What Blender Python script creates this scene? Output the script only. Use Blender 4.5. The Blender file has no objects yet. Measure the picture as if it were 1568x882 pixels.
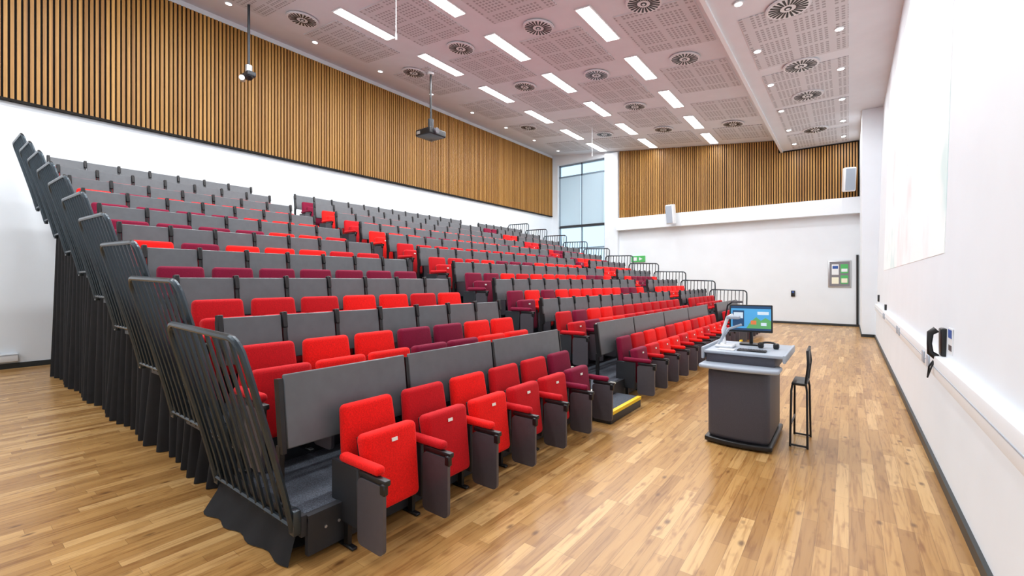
import bpy, bmesh, math, random
from mathutils import Matrix, Vector, Euler
random.seed(7)
R=math.radians
S=1.2
sc=bpy.context.scene
col=sc.collection

# ------------------------------------------------------------ materials
def mat_new(name):
    m=bpy.data.materials.new(name); m.use_nodes=True
    nt=m.node_tree; b=nt.nodes['Principled BSDF']
    return m,nt,b
def lin(c):
    return tuple(((x/255)/12.92 if x/255<=.04045 else ((x/255+.055)/1.055)**2.4) for x in c)+(1,)
def N(nt,t,**k):
    n=nt.nodes.new(t)
    for a,v in k.items(): setattr(n,a,v)
    return n
def MA(nt,op,a,b=None,c=None):
    n=N(nt,'ShaderNodeMath',operation=op)
    for i,x in enumerate((a,b,c)):
        if x is None: continue
        if isinstance(x,(int,float)): n.inputs[i].default_value=x
        else: nt.links.new(x,n.inputs[i])
    return n.outputs[0]
def objco(nt):
    tc=N(nt,'ShaderNodeTexCoord'); s=N(nt,'ShaderNodeSeparateXYZ')
    nt.links.new(tc.outputs['Object'],s.inputs[0])
    return tc.outputs['Object'],s.outputs[0],s.outputs[1],s.outputs[2]
def mix(nt,f,a,b,bt='MIX'):
    n=N(nt,'ShaderNodeMix',data_type='RGBA',blend_type=bt)
    for i,x in ((0,f),(6,a),(7,b)):
        if isinstance(x,(int,float)): n.inputs[i].default_value=x
        elif isinstance(x,tuple): n.inputs[i].default_value=x
        else: nt.links.new(x,n.inputs[i])
    return n.outputs[2]
def ramp(nt,f,stops):
    n=N(nt,'ShaderNodeValToRGB'); e=n.color_ramp.elements
    while len(e)<len(stops): e.new(.5)
    for el,(p,c) in zip(e,stops): el.position=p; el.color=c
    nt.links.new(f,n.inputs[0]); return n.outputs[0]
def comb(nt,x,y,z):
    n=N(nt,'ShaderNodeCombineXYZ')
    for i,v in enumerate((x,y,z)):
        if isinstance(v,(int,float)): n.inputs[i].default_value=v
        else: nt.links.new(v,n.inputs[i])
    return n.outputs[0]
def simple(name,c,rough=.5,metal=0,noise=0,nscale=30,bump=0,spec=None):
    m,nt,b=mat_new(name)
    b.inputs['Base Color'].default_value=lin(c); b.inputs['Roughness'].default_value=rough
    b.inputs['Metallic'].default_value=metal
    if spec is not None: b.inputs['Specular IOR Level'].default_value=spec
    if noise or bump:
        co,_,_,_=objco(nt); n=N(nt,'ShaderNodeTexNoise'); n.inputs['Scale'].default_value=nscale
        n.inputs['Detail'].default_value=4; nt.links.new(co,n.inputs['Vector'])
        if noise:
            d=tuple(max(0,x*(1-noise)) for x in lin(c)[:3])+(1,)
            l=tuple(min(1,x*(1+noise)) for x in lin(c)[:3])+(1,)
            nt.links.new(ramp(nt,n.outputs[0],[(.3,d),(.7,l)]),b.inputs['Base Color'])
        if bump:
            bp=N(nt,'ShaderNodeBump'); bp.inputs['Strength'].default_value=bump; bp.inputs['Distance'].default_value=.01
            nt.links.new(n.outputs[0],bp.inputs['Height']); nt.links.new(bp.outputs[0],b.inputs['Normal'])
    return m
def emis(name,c,s):
    m,nt,b=mat_new(name); b.inputs['Base Color'].default_value=lin(c)
    b.inputs['Emission Color'].default_value=lin(c); b.inputs['Emission Strength'].default_value=s
    return m

M_wall=simple('wall_paint_white',(228,235,241),.6,noise=.015,nscale=2)
M_white=simple('white_plastic',(232,236,239),.4)
M_base=simple('baseboard_black',(40,46,48),.45)
M_black=simple('black_plastic',(18,19,21),.4)
M_dark=simple('slat_backing_black',(18,13,8),.9)
M_metal=simple('rail_painted_steel',(62,72,79),.26,.6)
M_alu=simple('aluminium_nosing',(185,188,190),.35,.7)
M_panel=simple('grey_laminate',(98,102,106),.36,noise=.06,nscale=14)
M_tablet=simple('tablet_grey',(76,73,79),.42,noise=.05)
M_carpet=simple('stage_carpet',(74,80,90),.95,noise=.6,nscale=130,bump=.6)
M_riser=simple('riser_dark_steel',(40,43,48),.5)
M_curtain=simple('black_drape',(15,16,20),.85,noise=.3,nscale=12)
M_yellow=simple('yellow_nosing',(240,200,40),.6)
M_stripw=simple('white_nosing',(215,215,200),.6)
M_ceil=simple('ceiling_plaster',(222,226,232),.7,noise=.02,nscale=3)
M_lgrey=simple('light_grey_laminate',(164,175,188),.4)
M_lect=simple('lectern_charcoal',(66,66,76),.5,noise=.15,nscale=220)
M_tag=simple('seat_number_tag',(240,238,230),.4)

def fabric(name,c):
    m,nt,b=mat_new(name); co,_,_,_=objco(nt)
    n=N(nt,'ShaderNodeTexNoise'); n.inputs['Scale'].default_value=130; n.inputs['Detail'].default_value=3
    nt.links.new(co,n.inputs['Vector'])
    L=lin(c)
    a=ramp(nt,n.outputs[0],[(.3,tuple(x*.8 for x in L[:3])+(1,)),(.7,tuple(min(1,x*1.12) for x in L[:3])+(1,))])
    nt.links.new(a,b.inputs['Base Color']); b.inputs['Roughness'].default_value=.85
    b.inputs['Sheen Weight'].default_value=.05; b.inputs['Specular IOR Level'].default_value=.25
    bp=N(nt,'ShaderNodeBump'); bp.inputs['Strength'].default_value=.25; bp.inputs['Distance'].default_value=.004
    nt.links.new(n.outputs[0],bp.inputs['Height']); nt.links.new(bp.outputs[0],b.inputs['Normal'])
    return m
F_red=fabric('fabric_bright_red',(240,22,16))
F_mid=fabric('fabric_crimson',(196,12,24))
F_bur=fabric('fabric_burgundy',(126,9,50))

def floor_mat():
    m,nt,b=mat_new('oak_strip_floor'); co,x,y,z=objco(nt)
    rh=.078; bw=.72
    row=MA(nt,'FLOOR',MA(nt,'DIVIDE',x,rh))
    wn=N(nt,'ShaderNodeTexWhiteNoise',noise_dimensions='1D'); nt.links.new(row,wn.inputs['W'])
    yy=MA(nt,'ADD',y,MA(nt,'MULTIPLY',wn.outputs['Value'],7.3))
    v=comb(nt,yy,x,0)
    br=N(nt,'ShaderNodeTexBrick'); br.offset=0; br.squash=1
    nt.links.new(v,br.inputs['Vector'])
    br.inputs['Color1'].default_value=(0,0,0,1); br.inputs['Color2'].default_value=(1,1,1,1)
    br.inputs['Mortar'].default_value=(.0,.0,.0,1)
    br.inputs['Scale'].default_value=1; br.inputs['Mortar Size'].default_value=.0
    br.inputs['Brick Width'].default_value=bw; br.inputs['Row Height'].default_value=rh
    base=ramp(nt,br.outputs['Color'],[(0,lin((164,122,70))),(.35,lin((180,138,82))),(.75,lin((192,150,92))),(1,lin((212,174,118)))])
    gv=comb(nt,MA(nt,'MULTIPLY',yy,1.6),MA(nt,'MULTIPLY',x,26),row)
    g=N(nt,'ShaderNodeTexNoise'); g.inputs['Scale'].default_value=1.6; g.inputs['Detail'].default_value=6; g.inputs['Distortion'].default_value=.8
    nt.links.new(gv,g.inputs['Vector'])
    gr=ramp(nt,g.outputs[0],[(.30,(.55,.42,.30,1)),(.5,(.93,.89,.84,1)),(.75,(1.0,1.0,1.0,1))])
    c1=mix(nt,.8,base,gr,'MULTIPLY')
    k=N(nt,'ShaderNodeTexNoise'); k.inputs['Scale'].default_value=2.3; k.inputs['Detail'].default_value=2
    nt.links.new(comb(nt,MA(nt,'MULTIPLY',yy,2.6),MA(nt,'MULTIPLY',x,7),row),k.inputs['Vector'])
    kr=ramp(nt,k.outputs[0],[(.60,(0,0,0,1)),(.74,(1,1,1,1))])
    c2=mix(nt,MA(nt,'MULTIPLY',kr,.65),c1,lin((126,78,36)))
    kn=N(nt,'ShaderNodeTexVoronoi'); kn.inputs['Scale'].default_value=1.0; kn.inputs['Randomness'].default_value=1
    nt.links.new(comb(nt,MA(nt,'MULTIPLY',y,3.2),MA(nt,'MULTIPLY',x,6.4),0),kn.inputs['Vector'])
    kf=ramp(nt,kn.outputs['Distance'],[(.05,(1,1,1,1)),(.14,(0,0,0,1))])
    c2=mix(nt,MA(nt,'MULTIPLY',kf,.75),c2,lin((84,48,22)))
    br2=N(nt,'ShaderNodeTexBrick'); br2.offset=0; nt.links.new(v,br2.inputs['Vector'])
    br2.inputs['Scale'].default_value=1; br2.inputs['Mortar Size'].default_value=.0014; br2.inputs['Mortar Smooth'].default_value=.2
    br2.inputs['Brick Width'].default_value=bw; br2.inputs['Row Height'].default_value=rh
    c3=mix(nt,MA(nt,'MULTIPLY',br2.outputs['Fac'],.45),c2,lin((84,52,28)))
    nt.links.new(c3,b.inputs['Base Color']); b.inputs['Roughness'].default_value=.3
    b.inputs['Specular IOR Level'].default_value=.42
    return m
M_floor=floor_mat()

PITCH=.077
def slat_mat():
    m,nt,b=mat_new('oak_slats'); co,x,y,z=objco(nt)
    s=MA(nt,'FLOOR',MA(nt,'DIVIDE',MA(nt,'ADD',x,y),PITCH/2))
    w=N(nt,'ShaderNodeTexWhiteNoise',noise_dimensions='1D'); nt.links.new(s,w.inputs['W'])
    base=ramp(nt,w.outputs['Value'],[(0,lin((142,98,42))),(.5,lin((168,122,56))),(1,lin((188,142,74)))])
    n=N(nt,'ShaderNodeTexNoise'); n.inputs['Scale'].default_value=1.5; n.inputs['Detail'].default_value=5
    nt.links.new(comb(nt,MA(nt,'MULTIPLY',x,30),MA(nt,'MULTIPLY',y,30),z),n.inputs['Vector'])
    g=ramp(nt,n.outputs[0],[(.3,(.72,.66,.58,1)),(.65,(1,1,1,1))])
    nt.links.new(mix(nt,.8,base,g,'MULTIPLY'),b.inputs['Base Color']); b.inputs['Roughness'].default_value=.5
    return m
M_slat=slat_mat()

def perf_mat(name,p,grp):
    m,nt,b=mat_new(name); co,x,y,z=objco(nt)
    def cell(v,p,w): return MA(nt,'LESS_THAN',MA(nt,'FRACT',MA(nt,'DIVIDE',v,p)),w)
    a=MA(nt,'MULTIPLY',cell(x,p,.58),cell(y,p,.58))
    g=MA(nt,'MULTIPLY',cell(x,p*grp,(grp-1)/grp),cell(y,p*grp,(grp-1)/grp))
    f=MA(nt,'MULTIPLY',MA(nt,'MULTIPLY',a,g),.75)
    nt.links.new(mix(nt,f,lin((210,212,216)),lin((146,145,149))),b.inputs['Base Color']); b.inputs['Roughness'].default_value=.8
    return m
M_perf=perf_mat('perforated_ceiling_tile',.085,7)
M_lamp=emis('lamp_diffuser',(255,255,255),10)
M_down=emis('downlight_glow',(255,253,250),12)

# ------------------------------------------------------------ mesh builder
class MB:
    def __init__(s): s.v=[];s.f=[];s.m=[];s.mats=[]
    def mi(s,mat):
        if mat not in s.mats: s.mats.append(mat)
        return s.mats.index(mat)
    def raw(s,vs,fs,mat,M=None):
        o=len(s.v); i=s.mi(mat)
        for v in vs:
            v=Vector(v); s.v.append(M@v if M else v)
        for f in fs: s.f.append([o+a for a in f]); s.m.append(i)
    def box(s,x0,x1,y0,y1,z0,z1,mat,bev=0,seg=2,M=None,fn=None):
        if not bev:
            vs=[(x,y,z) for x in (x0,x1) for y in (y0,y1) for z in (z0,z1)]
            fs=[(0,1,3,2),(4,6,7,5),(0,4,5,1),(2,3,7,6),(0,2,6,4),(1,5,7,3)]
        else:
            bm=bmesh.new(); bmesh.ops.create_cube(bm,size=1)
            for v in bm.verts: v.co=Vector(((x0+x1)/2+v.co.x*(x1-x0),(y0+y1)/2+v.co.y*(y1-y0),(z0+z1)/2+v.co.z*(z1-z0)))
            if seg>=5: bmesh.ops.subdivide_edges(bm,edges=[e for e in bm.edges if abs(e.verts[0].co.x-e.verts[1].co.x)>1e-4],cuts=8,use_grid_fill=True)
            es=[e for e in bm.edges if len(e.link_faces)==2 and e.calc_face_angle(0)>.5]
            bmesh.ops.bevel(bm,geom=es,offset=bev,segments=seg,affect='EDGES',profile=.5)
            bm.verts.index_update(); vs=[v.co.copy() for v in bm.verts]; fs=[[v.index for v in f.verts] for f in bm.faces]; bm.free()
        if fn: vs=[fn(Vector(v)) for v in vs]
        s.raw(vs,fs,mat,M)
    def prism(s,pts,axis,a,b,mat,M=None):
        def mk(p,t):
            if axis=='x': return (t,p[0],p[1])
            if axis=='y': return (p[0],t,p[1])
            return (p[0],p[1],t)
        n=len(pts); vs=[mk(p,a) for p in pts]+[mk(p,b) for p in pts]
        fs=[list(range(n))[::-1],list(range(n,2*n))]+[[i,(i+1)%n,n+(i+1)%n,n+i] for i in range(n)]
        s.raw(vs,fs,mat,M)
    def rrect(s,c,w,h,r,axis,a,b,mat,M=None,n=5):
        pts=[]
        for cx,cy,st in ((w/2-r,h/2-r,0),(-w/2+r,h/2-r,90),(-w/2+r,-h/2+r,180),(w/2-r,-h/2+r,270)):
            for i in range(n+1):
                t=R(st+90*i/n); pts.append((c[0]+cx+r*math.cos(t),c[1]+cy+r*math.sin(t)))
        s.prism(pts,axis,a,b,mat,M)
    def tube(s,pts,r,mat,n=8,M=None):
        pts=[Vector(p) for p in pts]; vs=[];fs=[]
        up=None
        for i,p in enumerate(pts):
            t=((pts[i+1]-p) if i<len(pts)-1 else (p-pts[i-1]))
            if 0<i<len(pts)-1: t=(pts[i+1]-p).normalized()+(p-pts[i-1]).normalized()
            t.normalize()
            if up is None:
                up=Vector((0,0,1)) if abs(t.z)<.9 else Vector((1,0,0))
            a=t.cross(up)
            if a.length<1e-4: a=t.cross(Vector((0,1,0)))
            a.normalize(); b=a.cross(t).normalized(); up=b
            rr=r[i] if isinstance(r,(list,tuple)) else r
            for k in range(n):
                th=2*math.pi*k/n; vs.append(p+a*math.cos(th)*rr+b*math.sin(th)*rr)
        for i in range(len(pts)-1):
            for k in range(n):
                k2=(k+1)%n; fs.append((i*n+k,i*n+k2,(i+1)*n+k2,(i+1)*n+k))
        fs.append(list(range(n))[::-1]); fs.append([(len(pts)-1)*n+k for k in range(n)])
        s.raw(vs,fs,mat,M)
    def mesh(s,name):
        me=bpy.data.meshes.new(name); me.from_pydata([tuple(v) for v in s.v],[],s.f)
        for m in s.mats: me.materials.append(m)
        for p,i in zip(me.polygons,s.m): p.material_index=i; p.use_smooth=True
        bm=bmesh.new(); bm.from_mesh(me); bmesh.ops.recalc_face_normals(bm,faces=bm.faces[:]); bm.to_mesh(me); bm.free()
        me.set_sharp_from_angle(angle=R(38)); me.update()
        return me
    def obj(s,name,loc=(0,0,0),rot=(0,0,0)):
        return place(s.mesh(name),name,loc,rot)
def place(me,name,loc=(0,0,0),rot=(0,0,0)):
    o=bpy.data.objects.new(name,me); o.location=loc; o.rotation_euler=rot; col.objects.link(o); return o
def TR(loc,rot=(0,0,0)): return Matrix.Translation(loc)@Euler(rot).to_matrix().to_4x4()

# ------------------------------------------------------------ room shell
XL=-11.45; YF=18.4; YN=-2.5
def zc(x): return 7.53-.11*(x+11.45)
SL=math.atan(.11)
ZS=6.08
def xr(z): return .555+.027*z
b=MB(); b.box(XL-.2,.95,YN-.2,YF+.2,-.1,0,M_floor); b.obj('floor')
b=MB(); b.box(XL-.2,XL,YN-.2,YF+.2,0,7.9,M_wall); b.obj('wall_left')
b=MB(); b.prism([(xr(0),0),(xr(6.4),6.4),(1.0,6.4),(1.0,0)],'y',YN-.2,YF+.2,M_wall); b.obj('wall_right')
b=MB(); b.box(XL,.56,YN-.2,YN,0,7.7,M_wall); b.obj('wall_near')
WX0,WX1,WZ0,WZ1=-11.15,-8.72,2.3,7.02
b=MB()
b.box(XL,WX0,YF,YF+.25,0,7.9,M_wall); b.box(WX0,WX1,YF,YF+.25,0,WZ0,M_wall); b.box(WX0,WX1,YF,YF+.25,WZ1,7.9,M_wall)
b.box(WX1,.6,YF,YF+.25,0,7.9,M_wall); b.obj('wall_far')
b=MB(); b.prism([(XL,zc(XL)),(-1.85,zc(-1.85)),(-1.85,zc(-1.85)+.2),(XL,zc(XL)+.2)],'y',YN,YF,M_ceil); b.obj('ceiling')
b=MB(); b.box(-1.9,.72,YN,YF,ZS,ZS+.6,M_ceil)
b.box(-1.93,-1.86,YN,YF,ZS-.05,ZS+.5,M_white); b.obj('ceiling_soffit')
b=MB(); b.box(.28,.9,15.2,YF,0,ZS-.005,M_wall); b.obj('wall_pier_right')
b=MB(); b.box(-8.62,-8.02,YF-.18,YF,0,7.1,M_wall); b.obj('wall_pier_far')
b=MB(); b.box(-8.02,.28,YF-.32,YF,3.68,4.2,M_wall); b.obj('trim_bulkhead_far')
b=MB(); b.box(xr(0)-.02,xr(0)+.02,YN,15.2,0,.075,M_base); b.obj('baseboard_right')
b=MB(); b.box(.26,.56,15.18,15.2,0,.075,M_base); b.box(.26,.28,15.2,YF,0,.075,M_base); b.obj('baseboard_pier')
b=MB(); b.box(XL,.26,YF-.02,YF,0,.075,M_base); b.obj('baseboard_far')
b=MB(); b.box(XL,XL+.02,YN,YF-.02,0,.09,M_base); b.obj('baseboard_left')
b=MB(); b.box(XL+.001,XL+.1,YN,1.0,.12,.26,M_white,.015); b.box(XL+.1,XL+.106,YN,1.0,.235,.245,M_lgrey); b.obj('skirting_heater')

# slats
b=MB(); b.box(XL+.001,XL+.03,YN,YF-.12,4.6,7.40,M_dark); b.box(XL+.001,XL+.09,YN,YF-.12,4.56,4.6,M_dark)
y=YN+.02
while y<YF-.15:
    b.box(XL+.03,XL+.08,y,y+.046,4.6,7.38,M_slat); y+=PITCH
b.obj('oak_slat_panel_left')
b=MB(); x=-7.98
b.prism([(-8.0,4.2),(.27,4.2),(.27,ZS-.01),(-1.95,ZS-.01),(-1.95,zc(-1.95)-.01),(-8,zc(-8)-.01)],'y',YF-.03,YF-.005,M_dark)
while x<.22:
    top=zc(x+.05)-.01 if x<-2.0 else ZS-.06
    b.box(x,x+.046,YF-.08,YF-.03,4.21,top,M_slat); x+=PITCH
b.obj('oak_slat_panel_far')

# window
M_frame=simple('window_frame_blue_grey',(128,146,160),.4)
m,nt,bb=mat_new('roller_blind_fabric'); nt.nodes.remove(bb)
t1=N(nt,'ShaderNodeBsdfTranslucent'); t1.inputs[0].default_value=lin((234,240,242))
t2=N(nt,'ShaderNodeBsdfDiffuse'); t2.inputs[0].default_value=lin((222,234,240)); mx=N(nt,'ShaderNodeMixShader'); mx.inputs[0].default_value=.4
nt.links.new(t1.outputs[0],mx.inputs[1]); nt.links.new(t2.outputs[0],mx.inputs[2]); nt.links.new(mx.outputs[0],nt.nodes['Material Output'].inputs[0])
M_blind=m
M_glass,nt,bb=mat_new('window_glass'); bb.inputs['Base Color'].default_value=(.80,.93,.98,1); bb.inputs['Transmission Weight'].default_value=1; bb.inputs['Roughness'].default_value=.02; bb.inputs['IOR'].default_value=1.05
b=MB(); yw=YF+.14
for xx in (WX0,WX1-.07): b.box(xx,xx+.07,yw,yw+.07,WZ0,WZ1,M_frame)
for zz in (WZ0,3.0,4.0,6.42,WZ1-.07): b.box(WX0,WX1,yw,yw+.07,zz,zz+.07,M_frame)
xm=(WX0+WX1)/2
b.box(xm-.03,xm+.03,yw,yw+.07,WZ0,WZ1,M_frame)
b.box(WX0,WX1,yw+.03,yw+.04,WZ0,WZ1,M_glass)
b.box(WX0+.09,xm-.04,yw-.03,yw-.025,4.1,6.4,M_blind); b.box(xm+.04,WX1-.09,yw-.03,yw-.025,4.1,6.4,M_blind)
b.box(WX0+.05,WX1-.05,yw-.05,yw-.01,4.03,4.12,M_riser)
b.obj('window_1')

# ceiling tiles
def perf_panel(x,y,w,l,z,slope,name='perforated_ceiling_panel'):
    b=MB(); b.box(-w/2,w/2,-l/2,l/2,-.012,.01,M_perf); return b.obj(name,(x,y,z),(0,SL if slope else 0,0))
for cx,w in ((-2.95,1.5),(-5.2,1.55),(-7.45,1.55),(-9.75,1.4)):
    for cy,l in ((1.1,1.75),(3.75,1.75),(6.4,1.75),(9.05,1.75),(11.75,1.75),(14.4,1.75),(16.95,1.5)):
        perf_panel(cx,cy,w,l,zc(cx)-.004,True)
for cy in (0.5,3.5,6.6,9.8,12.5,15,17.3):
    l={17.3:1.7}.get(cy,2.3)
    perf_panel(-.78,cy,1.55,l,ZS-.004,False)

# diffusers
b=MB()
def disc(b,r,z0,z1,mat,n=40): b.prism([(r*math.cos(2*math.pi*i/n),r*math.sin(2*math.pi*i/n)) for i in range(n)],'z',z0,z1,mat)
disc(b,.33,-.02,.0,M_ceil); disc(b,.31,-.026,-.02,M_white)
for i in range(22):
    b.box(.115,.285,-.018,.018,-.031,-.026,M_black,M=TR((0,0,0),(0,0,2*math.pi*i/22)),fn=lambda v:Vector((v.x,v.y*(.35+2.6*v.x),v.z)))
disc(b,.055,-.034,-.026,M_black,20); disc(b,.03,-.038,-.034,M_white,16)
dm=b.mesh('swirl_air_diffuser')
for cx,ys in ((-2.99,(2.4,5.1,7.95,10.5,15.8)),(-5.2,(2.4,5.1,7.8,10.5,13.1,15.7)),(-7.4,(2.4,5.1,7.77,10.4,15.6)),(-9.69,(5.1,8.28,13.85))):
    for cy in ys: place(dm,'swirl_air_diffuser',(cx,cy,zc(cx)-.018),(0,SL,0))
for cy in (5.0,8.7,11.2,13.1,16.2): place(dm,'swirl_air_diffuser',(-.81,cy,ZS-.018))

# linear lights
b=MB(); b.box(-.17,.17,-.72,.72,-.015,.0,M_white); b.box(-.14,.14,-.69,.69,-.02,-.015,M_lamp); lm=b.mesh('recessed_light_panel')
def area(loc,rot,sx,sy,e,name,c=(.95,.975,1),shape='RECTANGLE'):
    l=bpy.data.lights.new(name,'AREA'); l.shape=shape; l.size=sx; l.size_y=sy; l.energy=e; l.color=c
    o=bpy.data.objects.new(name,l); o.location=loc; o.rotation_euler=rot; col.objects.link(o); return o
for cx in (-8.6,-6.37,-4.06):
    for i in range(-3,6):
        cy=5.97+2.33*i-(.25 if i==5 else 0)
        p=place(lm,'recessed_light_panel',(cx,cy,zc(cx)-.006),(0,SL,0))
        a=area((0,0,-.03),(0,0,0),.27,1.36,18 if i==5 else 84,'lamp'); a.parent=p
b=MB(); disc(b,.075,-.02,0,M_white,20); disc(b,.055,-.024,-.02,M_down,16); dl=b.mesh('recessed_downlight')
for cy in [-.0+1.93*i for i in range(0,9)]: place(dl,'recessed_downlight',(-10.56,2.02+cy,zc(-10.56)-.004),(0,SL,0))
for cx in (-.14,-1.45):
    for cy in (1.5,4,6,8.1,10,11.9,13.9,15.8,17.5):
        p=place(dl,'recessed_downlight',(cx,cy,ZS-.014))
        a=area((0,0,-.03),(0,0,0),.1,.1,21,'lamp',shape='DISK'); a.parent=p

# ------------------------------------------------------------ seating stand
P=.85; RZ=.28
def xf(k): return -2.31-P*(k-1)
def zp(k): return .24+RZ*(k-1)
Y0,Y1=1.24,14.15
AIS=((4.3,5.15),(10.75,11.55))
for k in range(1,11):
    b=MB(); xb=xf(k+1) if k<10 else -10.65
    zl=.03 if k==1 else zp(k)-RZ-.1
    b.box(xb,xf(k),Y0,Y1,zp(k)-.05,zp(k),M_carpet)
    b.box(xf(k)-.02,xf(k)+.012,Y0,Y1,zl,zp(k)-.01,M_riser)
    b.box(xf(k)-.03,xf(k)+.016,Y0,Y1,zp(k)-.03,zp(k)+.006,M_riser)
    b.box(xb,xf(k),Y0-.03,Y0,zp(k)-.1,zp(k)+.012,M_riser)
    b.box(xb,xf(k),Y1,Y1+.03,zp(k)-.1,zp(k)+.012,M_riser)
    for a0,a1 in AIS:
        b.box(xf(k)-.05,xf(k)+.02,a0,a1,zp(k)-.005,zp(k)+.012,M_stripw)
        if k>1: 
            b.box(xf(k),xf(k)+.3,a0+.03,a1-.03,zp(k)-RZ,zp(k)-RZ/2,M_carpet)
            b.box(xf(k)+.27,xf(k)+.305,a0+.03,a1-.03,zp(k)-RZ/2-.02,zp(k)-RZ/2+.006,M_stripw)
    for yy in (Y0+.2,4.8,8,11.2,Y1-.2):
        if k>1: b.box(xf(k)-.12,xf(k)-.06,yy,yy+.06,0,zp(k)-.1,M_black)
    if k==1:
        for yy in (1.34,1.42): b.tube([(xf(1)+.01,yy,.15),(xf(1)+.018,yy,.15)],.008,M_alu,8)
    b.obj('seating_tier')
for a0,a1 in AIS:
    b=MB(); b.box(xf(1)+.02,xf(1)+.33,a0+.03,a1+.02,.0,.115,M_riser,.008); b.box(xf(1)+.03,xf(1)+.29,a0+.04,a1+.01,.113,.122,M_carpet)
    b.box(xf(1)+.29,xf(1)+.335,a0+.03,a1+.02,.09,.125,M_yellow); b.obj('aisle_step')

# drapes
def drape(yb,name):
    vs=[];fs=[]; nx=620; nz=7
    for i in range(nx+1):
        x=-2.36-(9.95-2.36)*i/nx
        k=int((-x-2.31)/P)+1; zt=zp(min(k,10))-.08
        ph=x*30+1.6*math.sin(x*3.1)
        for j in range(nz+1):
            t=j/nz; z=zt*(1-t)+.005*t
            fl=.03+.045*t
            vs.append((x+.02*math.sin(z*3+x*9)*t, yb+math.sin(ph)*fl+.03*math.sin(x*5.2)*t, z))
    for i in range(nx):
        for j in range(nz):
            a=i*(nz+1)+j; fs.append((a,a+1,a+nz+2,a+nz+1))
    b=MB(); b.raw(vs,fs,M_curtain)
    return b.obj(name)
drape(Y0+.07,'black_drape'); drape(Y1-.07,'black_drape')
b=MB()
vs=[];fs=[]
for i in range(21):
    t=i/20; x=-2.33-1.0*t
    vs+= [(x,Y0-.035,.20),(x-.02,Y0-.05-.008*math.sin(i*1.3),.11),(x-.05*math.sin(t*3),Y0-.09-.015*math.sin(i*1.1)-.05*t,.006)]
for i in range(20):
    for j in range(2): a=i*3+j; fs.append((a,a+1,a+4,a+3))
b.raw(vs,fs,M_curtain); b.obj('black_drape_skirt')

# rails
def rail(name,sgn,lean,nb=10):
    b=MB(); L=1.0; H=1.0; r=.018
    def yy(z): 
        t=max(0,min(1,(z+.06)/(H+.06))); return -sgn*lean*(t**1.1)
    pts=[]
    for i in range(8): z=-.06+(H-.14)*i/7; pts.append((0,yy(z),z))
    for i in range(1,6):
        a=R(90*i/5); pts.append((-.1*(1-math.cos(a)),yy(H-.12+.1*math.sin(a)),H-.12+.1*math.sin(a)))
    pts.append((-L+.1,yy(H),H))
    for i in range(1,6):
        a=R(90*i/5); z=H-.1*(1-math.cos(a)); pts.append((-L+.1-.1*math.sin(a),yy(z),z))
    for i in range(6): z=H-.12-(H-.06)*i/5; pts.append((-L,yy(z),z))
    b.tube(pts,r,M_metal,8)
    for i in range(1,nb):
        x=-L*i/nb; q=[]
        for j in range(6): z=-.05+(H+.04)*j/5; q.append((x,yy(z),z))
        b.tube(q,.011,M_metal,6)
    b.tube([(-.0,yy(-.03),-.03),(-L,yy(-.03),-.03)],.014,M_metal,6)
    for x in (0,-L): b.box(x-.03,x+.03,-.01 if sgn>0 else -.03,.03 if sgn>0 else .01,-.08,.05,M_metal,.004)
    return b.mesh(name)
rm=rail('guard_rail',1,.27); rf=rail('guard_rail_far',-1,.1)
for k in range(1,11):
    place(rm,'guard_rail',(xf(k)-.03,Y0-.06,zp(k)))
    place(rf,'guard_rail',(xf(k)-.03,Y1+.06,zp(k)))

# ------------------------------------------------------------ seats
def seat_mesh(name,fab,end):
    b=MB(); w=.19
    tap=lambda v:Vector((v.x,v.y*(1-.10*max(0,(v.z-.45)/.3)),v.z))
    Mb=TR((-.06,0,.5),(0,R(-9),0))@Matrix.Translation((.06,0,-.5))
    b.box(-.10,-.025,-w-.01,w+.01,.36,.765,fab,.034,4,M=Mb,fn=tap)
    b.box(-.118,-.098,-w+.01,w-.01,.34,.73,M_black,.008,1,M=Mb,fn=tap)
    Mp=TR((.13,0,.42),(0,R(-9),0))@Matrix.Translation((-.13,0,-.42))
    tp2=lambda v:Vector((v.x+.012*(1-(v.y/w)**2)*(1 if v.x>.13 else 0),v.y*(1-.14*max(0,(.42-v.z)/.22)),v.z))
    b.box(.085,.185,-w,w,.19,.63,fab,.035,4,M=Mp,fn=tp2)
    b.box(.07,.086,-w+.02,w-.02,.22,.61,M_black,.005,1,M=Mp)
    b.box(.196,.2,-.02,.02,.55,.57,M_tag,M=Mp)
    def arm(y):
        b.box(-.1,.16,y-.012,y+.012,.13,.47,M_riser,.008,1)
        b.box(.03,.07,y-.012,y+.012,.0,.14,M_black); b.box(-.02,.12,y-.018,y+.018,-.0,.018,M_black,.005,1)
        b.box(.0,.36,y-.03,y+.03,.475,.525,fab,.022,3)
        b.box(.20,.43,y-.032,y+.006,.445,.477,M_black,.008,2)
        b.box(.39,.43,y-.04,y-.01,.40,.46,M_black,.006,1)
        b.rrect((.305,.265),.22,.36,.035,'y',y-.036,y-.014,M_tablet)
    arm(-.228)
    if end: arm(.228)
    return b.mesh(name)
FAB={'r':F_red,'m':F_mid,'b':F_bur}
SM={(c,e):seat_mesh('auditorium_seat_'+c+('_end' if e else ''),FAB[c],e) for c in 'rmb' for e in (0,1)}
def pick():
    return random.choices('rmb',(5,3.4,2.6))[0]
SEC=((1.22,4.25,7),(5.2,10.72,12),(11.6,14.1,6))
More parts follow.
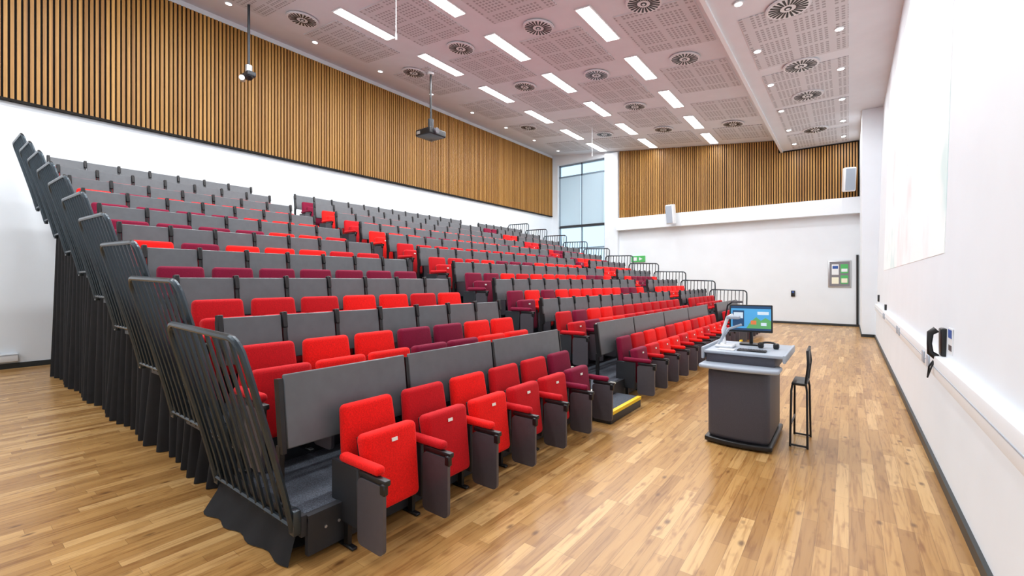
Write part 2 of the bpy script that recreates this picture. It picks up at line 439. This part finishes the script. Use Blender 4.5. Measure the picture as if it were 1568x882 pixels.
for k in range(1,11):
    zb=RZ*(k-1)+(.03 if k>1 else 0); xs=xf(k)
    run=None
    for si,(a,e,n) in enumerate(SEC):
        a0=a; nn=n
        if k==1 and si==0: a0=1.45; nn=6; p=.46
        elif k==1 and si==1: a0=5.42; nn=11; p=(10.72-5.42)/11
        else: p=(e-a)/n
        for i in range(nn):
            if run is None or random.random()<.45: run=pick()
            c=run
            if k==1 and si==0: c='rmrmmb'[i] if i else 'r'
            if k==1 and si==1: c='b' if i==0 else ('m' if i%3==1 else 'r')
            if k==2 and si==0: c='mrrbbrr'[i]
            place(SM[(c,1 if i==nn-1 else 0)],'auditorium_seat',(xs+(.06 if k>1 else 0),a0+p*(i+.5),zb))
    zb=RZ*(k-1)
    b=MB(); xp=-(2.55+P*(k-1)); top=zb+.967
    for si,(a,e,n) in enumerate(SEC):
        if k==1:
            cuts=[(1.22,2.12,3.1,4.25),(5.2,6.4,7.75,9.2,10.72),(11.6,12.8,14.1)][si]
            lo=.55
        else:
            cuts=[a+(e-a)*i/n for i in range(n+1)]; lo=zb+.64
        Mt=TR((xp,0,top-.2),(0,R(-7),0))@Matrix.Translation((-xp,0,-top+.2))
        for c0,c1 in zip(cuts[:-1],cuts[1:]):
            b.box(xp-.011,xp+.011,c0+.018,c1-.018,lo,top,M_panel,.006,1,M=Mt)
            b.box(xp-.03,xp-.012,c0+.03,c1-.03,lo+.02,lo+.05,M_black,M=Mt)
        for ci,c0 in enumerate(cuts):
            b.box(xp-.04,xp+.014,c0-.012,c0+.012,lo-.02,top-.02,M_black,M=Mt)
            if k>1:
                b.box(xp-.02,xp+.03,c0-.018,c0+.018,top-.1,top+.02,M_black,.005,1,M=Mt)
                b.box(xp+.012,xp+.03,c0-.01,c0+.01,lo,lo+.12,M_black,M=Mt)
            b.box(xp-.03,xp+.01,c0-.014,c0+.014,zp(k)+.0,lo+.02,M_black,M=None)
            b.box(xp-.06,xp+.04,c0-.03,c0+.03,zp(k),zp(k)+.02,M_riser)
    b.obj('desk_panel_row')

# ------------------------------------------------------------ lectern
LX0,LX1=-1.09,-.52
b=MB(); LC=(LX0+LX1)/2
bow=lambda lim,amt,hw:(lambda v:Vector((v.x,v.y-(amt*(1-((v.x-LC)/hw)**2) if v.y<lim else 0),v.z)))
b.box(LX0+.03,LX1-.03,4.45,5.2,.05,.70,M_lect,.05,5,fn=bow(4.8,.05,.29))
b.box(LX0+.01,LX1-.01,4.42,5.24,.015,.06,M_black,.012,5,fn=bow(4.8,.05,.29))
b.box(LX0-.03,LX1+.05,4.36,4.62,.695,.735,M_lgrey,.018,5,fn=bow(4.5,.05,.32))
b.box(LX0,LX1,4.52,5.25,.70,.82,M_lect,.01,2)
b.box(LX0-.02,LX1+.08,4.50,5.32,.815,.845,M_lgrey,.012,2)
b.box(LX0-.04,LX0-.015,4.50,5.32,.76,.87,M_lgrey,.008,2); b.box(LX1+.06,LX1+.085,4.5,5.32,.78,.85,M_lgrey,.008,2)
b.obj('lectern')
b=MB(); Mm=TR((-.80,5.1,1.115),(R(-6),0,R(10)))
b.box(-.195,.195,-.012,.02,-.14,.14,M_black,.008,2,M=Mm)
Ms=[simple('screen_'+n,c,.3) for n,c in (('bar',(24,60,96)),('blue',(70,150,200)),('green',(84,150,90)),('grey',(190,205,215)),('orange',(200,110,60)))]
for mm in Ms:
    bb=mm.node_tree.nodes['Principled BSDF']; bb.inputs['Emission Color'].default_value=bb.inputs['Base Color'].default_value; bb.inputs['Emission Strength'].default_value=.5
b.box(-.18,.18,-.0135,-.012,-.12,.125,Ms[1],M=Mm)
b.box(-.18,.18,-.0145,-.0135,-.12,-.10,Ms[0],M=Mm); b.box(-.18,.18,-.0145,-.0135,.10,.125,Ms[0],M=Mm)
b.box(-.165,-.06,-.0145,-.0135,-.08,.08,Ms[0],M=Mm); b.box(-.155,-.07,-.0155,-.0145,.0,.06,Ms[3],M=Mm)
pts=[(-.04,-.1),(.18,-.1),(.18,-.02),(.13,.01),(.09,-.02),(.05,.015),(.0,-.03)]
b.prism(pts,'y',-.0145,-.0135,Ms[2],M=Mm); b.box(.0,.05,-.0155,-.0145,-.06,-.02,Ms[4],M=Mm); b.box(.09,.14,-.0155,-.0145,-.07,-.04,Ms[3],M=Mm); b.box(.06,.16,-.0145,-.0135,.04,.07,Ms[3],M=Mm)
b.tube([(-.80,5.13,.86),(-.80,5.13,1.05)],.018,M_black); b.rrect((-.80,5.12),.2,.16,.04,'z',.846,.86,M_black)
b.obj('computer_monitor')
b=MB()
b.box(-1.06,-.90,4.72,4.92,.846,.87,M_white,.01,2)
b.tube([(-1.0,4.88,.87),(-1.02,4.9,1.0),(-.98,4.92,1.13),(-.93,4.88,1.16)],.016,M_white)
b.tube([(-1.04,4.78,.87),(-.96,4.86,1.02),(-.86,4.95,1.06)],.013,M_lgrey)
b.tube([(-1.03,4.78,.88),(-1.0,4.8,.96),(-.97,4.82,1.04)],.010,M_lgrey)
b.box(-.98,-.86,4.84,4.92,1.12,1.15,M_lgrey,.01,2)
b.obj('document_camera',(.0,0,0))
b=MB(); b.tube([(-1.02,5.0,.846),(-1.02,5.0,1.1),(-.99,4.97,1.25),(-.92,4.93,1.30)],.008,M_black)
b.box(-.95,-.84,4.9,4.95,1.28,1.30,M_tablet,.008,2); b.obj('gooseneck_lamp')
b=MB(); b.box(-.84,-.60,4.60,4.70,.846,.858,M_black,.004,1)
for i in range(10):
    for j in range(3): b.box(-.833+i*.023,-.815+i*.023,4.61+j*.028,4.632+j*.028,.857,.862,M_tablet)
b.obj('keyboard')
b=MB(); b.box(-1.0,-.86,4.57,4.68,.846,.852,M_white); b.obj('paper_sheet')
b=MB()
b.tube([(-.62+.07*math.cos(R(a)),4.92+.05*math.sin(R(a)),.88+.02*math.sin(R(a))) for a in range(0,200,20)],.01,M_black)
b.box(-.71,-.66,4.90,4.96,.846,.9,M_black,.015,2); b.box(-.58,-.53,4.90,4.96,.846,.9,M_black,.015,2); b.obj('headphones')

# stool
b=MB(); cx,cy=-.36,4.95; hw=.06
for dx,dy in ((-hw,-.16),(hw,-.16),(-hw,.16),(hw,.16)):
    b.tube([(cx+dx*1.1,cy+dy*1.25,0),(cx+dx,cy+dy,.5),(cx+dx*.85,cy+dy*.85,.56)],.009,M_black)
b.tube([(cx-hw,cy-.19,.015),(cx+hw,cy-.19,.015)],.009,M_black); b.tube([(cx-hw,cy+.19,.015),(cx+hw,cy+.19,.015)],.009,M_black)
b.tube([(cx-hw,cy-.17,.2),(cx-hw,cy+.17,.2)],.008,M_black)
b.box(cx-hw,cx+hw,cy-.17,cy+.17,.55,.575,M_black,.01,2)
q=hw-.01
b.tube([(cx+q,cy-.15,.57),(cx+q+.02,cy-.15,.75),(cx+q+.01,cy-.12,.86),(cx+q+.02,cy,.89),(cx+q+.01,cy+.12,.86),(cx+q+.02,cy+.15,.75),(cx+q,cy+.15,.57)],.011,M_black)
b.box(cx+q+.005,cx+q+.02,cy-.12,cy+.12,.72,.85,M_black,.006,2)
b.obj('high_stool')

# ------------------------------------------------------------ projectors etc
b=MB(); px,py,pz=-9.24,8.5,5.57
Mq=TR((px,py,pz),(0,0,R(0)))
b.box(-.3,.3,-.3,.3,-.1,.08,M_black,.03,3,M=Mq)
b.tube([(px+.3,py-.1,pz),(px+.37,py-.1,pz)],.075,M_tablet,14)
b.box(-.2,.2,-.2,.2,.08,.11,M_riser,M=Mq)
b.box(-.24,-.1,-.305,-.3,-.05,.03,M_alu,M=Mq)
b.tube([(px,py,pz+.1),(px,py,pz+.4)],.08,M_riser,10)
b.tube([(px,py,pz+.4),(px,py,zc(px)-.02)],.03,M_black,10)
b.tube([(px,py,zc(px)-.08),(px,py,zc(px))],.09,M_white,14)
b.obj('ceiling_projector')
b=MB(); px,py,pz=-10.2,4.2,5.88
b.tube([(px,py,pz+.18),(px,py,zc(px))],.028,M_riser,10)
b.tube([(px,py,pz+.02),(px,py,pz+.2)],.07,M_alu,12)
b.box(px-.16,px+.16,py-.09,py+.09,pz-.06,pz+.05,M_riser,.03,3)
b.tube([(px-.1,py-.08,pz-.1),(px+.06,py-.16,pz-.12)],.055,M_alu,12)
b.tube([(px+.08,py+.02,pz-.03),(px+.17,py-.05,pz-.13)],.05,M_black,12)
b.obj('ceiling_camera_mount')
for (px,py,z0) in ((-6.0,4.75,5.6),(-7.4,14.6,6.1)):
    b=MB(); b.tube([(px,py,z0),(px,py,zc(px)-.002)],.008,M_white,6); b.tube([(px,py,z0-.1),(px,py,z0)],.016,M_white,8); b.obj('hanging_microphone')

# ------------------------------------------------------------ walls furniture
b=MB(); z0,z1=.77,.93
b.box(xr(z0)-.06,xr(z1)+.02,.2,14.4,z0,z1,M_white,.01,2); b.box(xr(z0)-.064,xr(z0)-.05,.2,14.4,.845,.852,M_lgrey)
for yy in (4.85,5.15,7.5,7.8,10.5,10.8): b.box(xr(z0)-.07,xr(z0)-.05,yy,yy+.12,.80,.90,M_lgrey,.004,1)
b.obj('trim_cable_trunking')
def rsh(name,y0,y1,z0,z1,t,mat):
    b=MB(); b.raw([(xr(z)-dx,y,z) for dx in (.0,t) for y in (y0,y1) for z in (z0,z1)],[(0,1,3,2),(4,6,7,5),(0,4,5,1),(2,3,7,6),(0,2,6,4),(1,5,7,3)],mat); return b.obj(name)
M_screen,nt,bb=mat_new('projection_surface'); co,x,y,z=objco(nt)
n=N(nt,'ShaderNodeTexNoise'); n.inputs['Scale'].default_value=.9; n.inputs['Detail'].default_value=3; nt.links.new(co,n.inputs['Vector'])
r=ramp(nt,n.outputs['Fac'],[(.3,lin((240,230,232))),(.45,lin((246,248,250))),(.58,lin((246,250,250))),(.72,lin((214,236,236)))])  # faint projected image painted in as random colour tints
nt.links.new(r,bb.inputs['Base Color']); bb.inputs['Roughness'].default_value=.5
nt.links.new(r,bb.inputs['Emission Color']); bb.inputs['Emission Strength'].default_value=.05  # same tints glow slightly, standing in for projected light
rsh('projection_screen',4.85,12.5,1.72,5.45,.004,M_screen)
b=MB(); xw=xr(1)-.0
b.box(xw-.03,xw+.01,4.62,4.74,.93,1.14,M_black,.01,2)
b.tube([(xw-.05,4.66,1.13),(xw-.085,4.66,1.10),(xw-.09,4.66,1.02),(xw-.085,4.66,.95),(xw-.05,4.66,.92)],[.025,.022,.016,.022,.025],M_black,10)
b.tube([(xw-.05,4.66,.92),(xw-.08,4.65,.84),(xw-.1,4.66,.76),(xw-.09,4.68,.84),(xw-.04,4.7,.93)],.006,M_black,6)
b.obj('wall_telephone')
b=MB(); M_blue=simple('sign_blue',(40,84,160),.5)
b.box(xw-.006,xw+.002,4.35,4.50,.98,1.16,M_white); b.box(xw-.008,xw-.005,4.36,4.49,1.09,1.15,M_blue); b.box(xw-.008,xw-.005,4.37,4.48,1.0,1.04,M_tablet); b.obj('wall_sign')
for yy,zz in ((13.8,1.1),(11.2,.98)):
    b=MB(); b.box(xr(1)-.03,xr(1)+.01,yy,yy+.2,zz-.1,zz+.06,M_black,.01,2); b.box(xr(1)-.035,xr(1)-.028,yy+.05,yy+.15,zz-.04,zz+.03,M_lgrey); b.obj('wall_control_panel')
M_green=simple('green_notice',(80,180,100),.6); M_cork=simple('board_grey',(128,126,132),.8); M_cream=simple('cream_notice',(240,238,215),.6)
b=MB(); yb=YF-.03
b.box(-.56,.06,yb,YF-.001,1.28,2.18,M_alu,.01,2); b.box(-.52,.02,yb-.004,yb,1.32,2.14,M_cork)
b.box(-.22,-.02,yb-.008,yb-.004,1.75,2.05,M_green); b.box(-.22,-.02,yb-.008,yb-.004,1.4,1.68,M_green); b.box(-.2,-.04,yb-.01,yb-.008,1.80,1.90,M_white); b.box(-.2,-.04,yb-.01,yb-.008,1.44,1.58,M_cream)
b.box(-.46,-.27,yb-.008,yb-.004,1.7,2.05,M_white)
b.box(-.46,-.27,yb-.008,yb-.004,1.4,1.62,M_cream); b.box(-.44,-.29,yb-.01,yb-.008,1.9,2.0,M_blue); b.obj('notice_board')
b=MB(); b.box(-1.62,-1.50,YF-.05,YF,.95,1.16,M_black,.01,2); b.box(-1.59,-1.53,YF-.055,YF-.05,1.08,1.13,M_blue); b.obj('wall_thermostat')
b=MB(); b.box(.19,.25,YF-.04,YF,.08,2.35,M_black); b.obj('door_frame_edge')
b=MB(); b.box(-7.45,-6.85,YF-.06,YF,2.3,2.56,M_green,.008,1); b.box(-7.35,-7.2,YF-.066,YF-.06,2.35,2.5,M_white); b.prism([(-7.1,2.36),(-7.1,2.50),(-6.95,2.43)],'y',YF-.066,YF-.06,M_white); b.obj('exit_sign')
def speaker(x,y,z,rz,name='wall_speaker'):
    b=MB(); b.box(-.16,.16,-.14,.12,-.38,.38,M_white,.04,4,M=TR((x,y,z),(R(8),0,rz)))
    b.box(-.125,.125,-.152,-.139,-.34,.34,M_lgrey,.004,1,M=TR((x,y,z),(R(8),0,rz)))
    b.tube([(x,y+.1,z+.1),(x,y+.28,z+.1)],.03,M_white); b.obj(name)
speaker(-5.6,17.8,4.12,R(-10)); speaker(.0,17.95,4.75,R(15))

# ------------------------------------------------------------ world, camera
w=bpy.data.worlds.new('sky'); sc.world=w; w.use_nodes=True
bg=w.node_tree.nodes['Background']; bg.inputs[0].default_value=(.72,.87,1,1); bg.inputs[1].default_value=1.5
cam=bpy.data.cameras.new('camera'); co=bpy.data.objects.new('camera',cam); col.objects.link(co)
co.location=(0,0,1.5); co.rotation_euler=(R(90),0,R(37.07)); cam.sensor_width=36; cam.lens=15.68; cam.shift_y=-.007; cam.clip_start=.05
sc.camera=co
for o in list(sc.objects):
    if o.parent is None:
        o.location=Vector(o.location)*S
        if o.type!='CAMERA': o.scale=(S,S,S)
sc.view_settings.view_transform='Standard'; sc.view_settings.look='None'; sc.view_settings.exposure=0
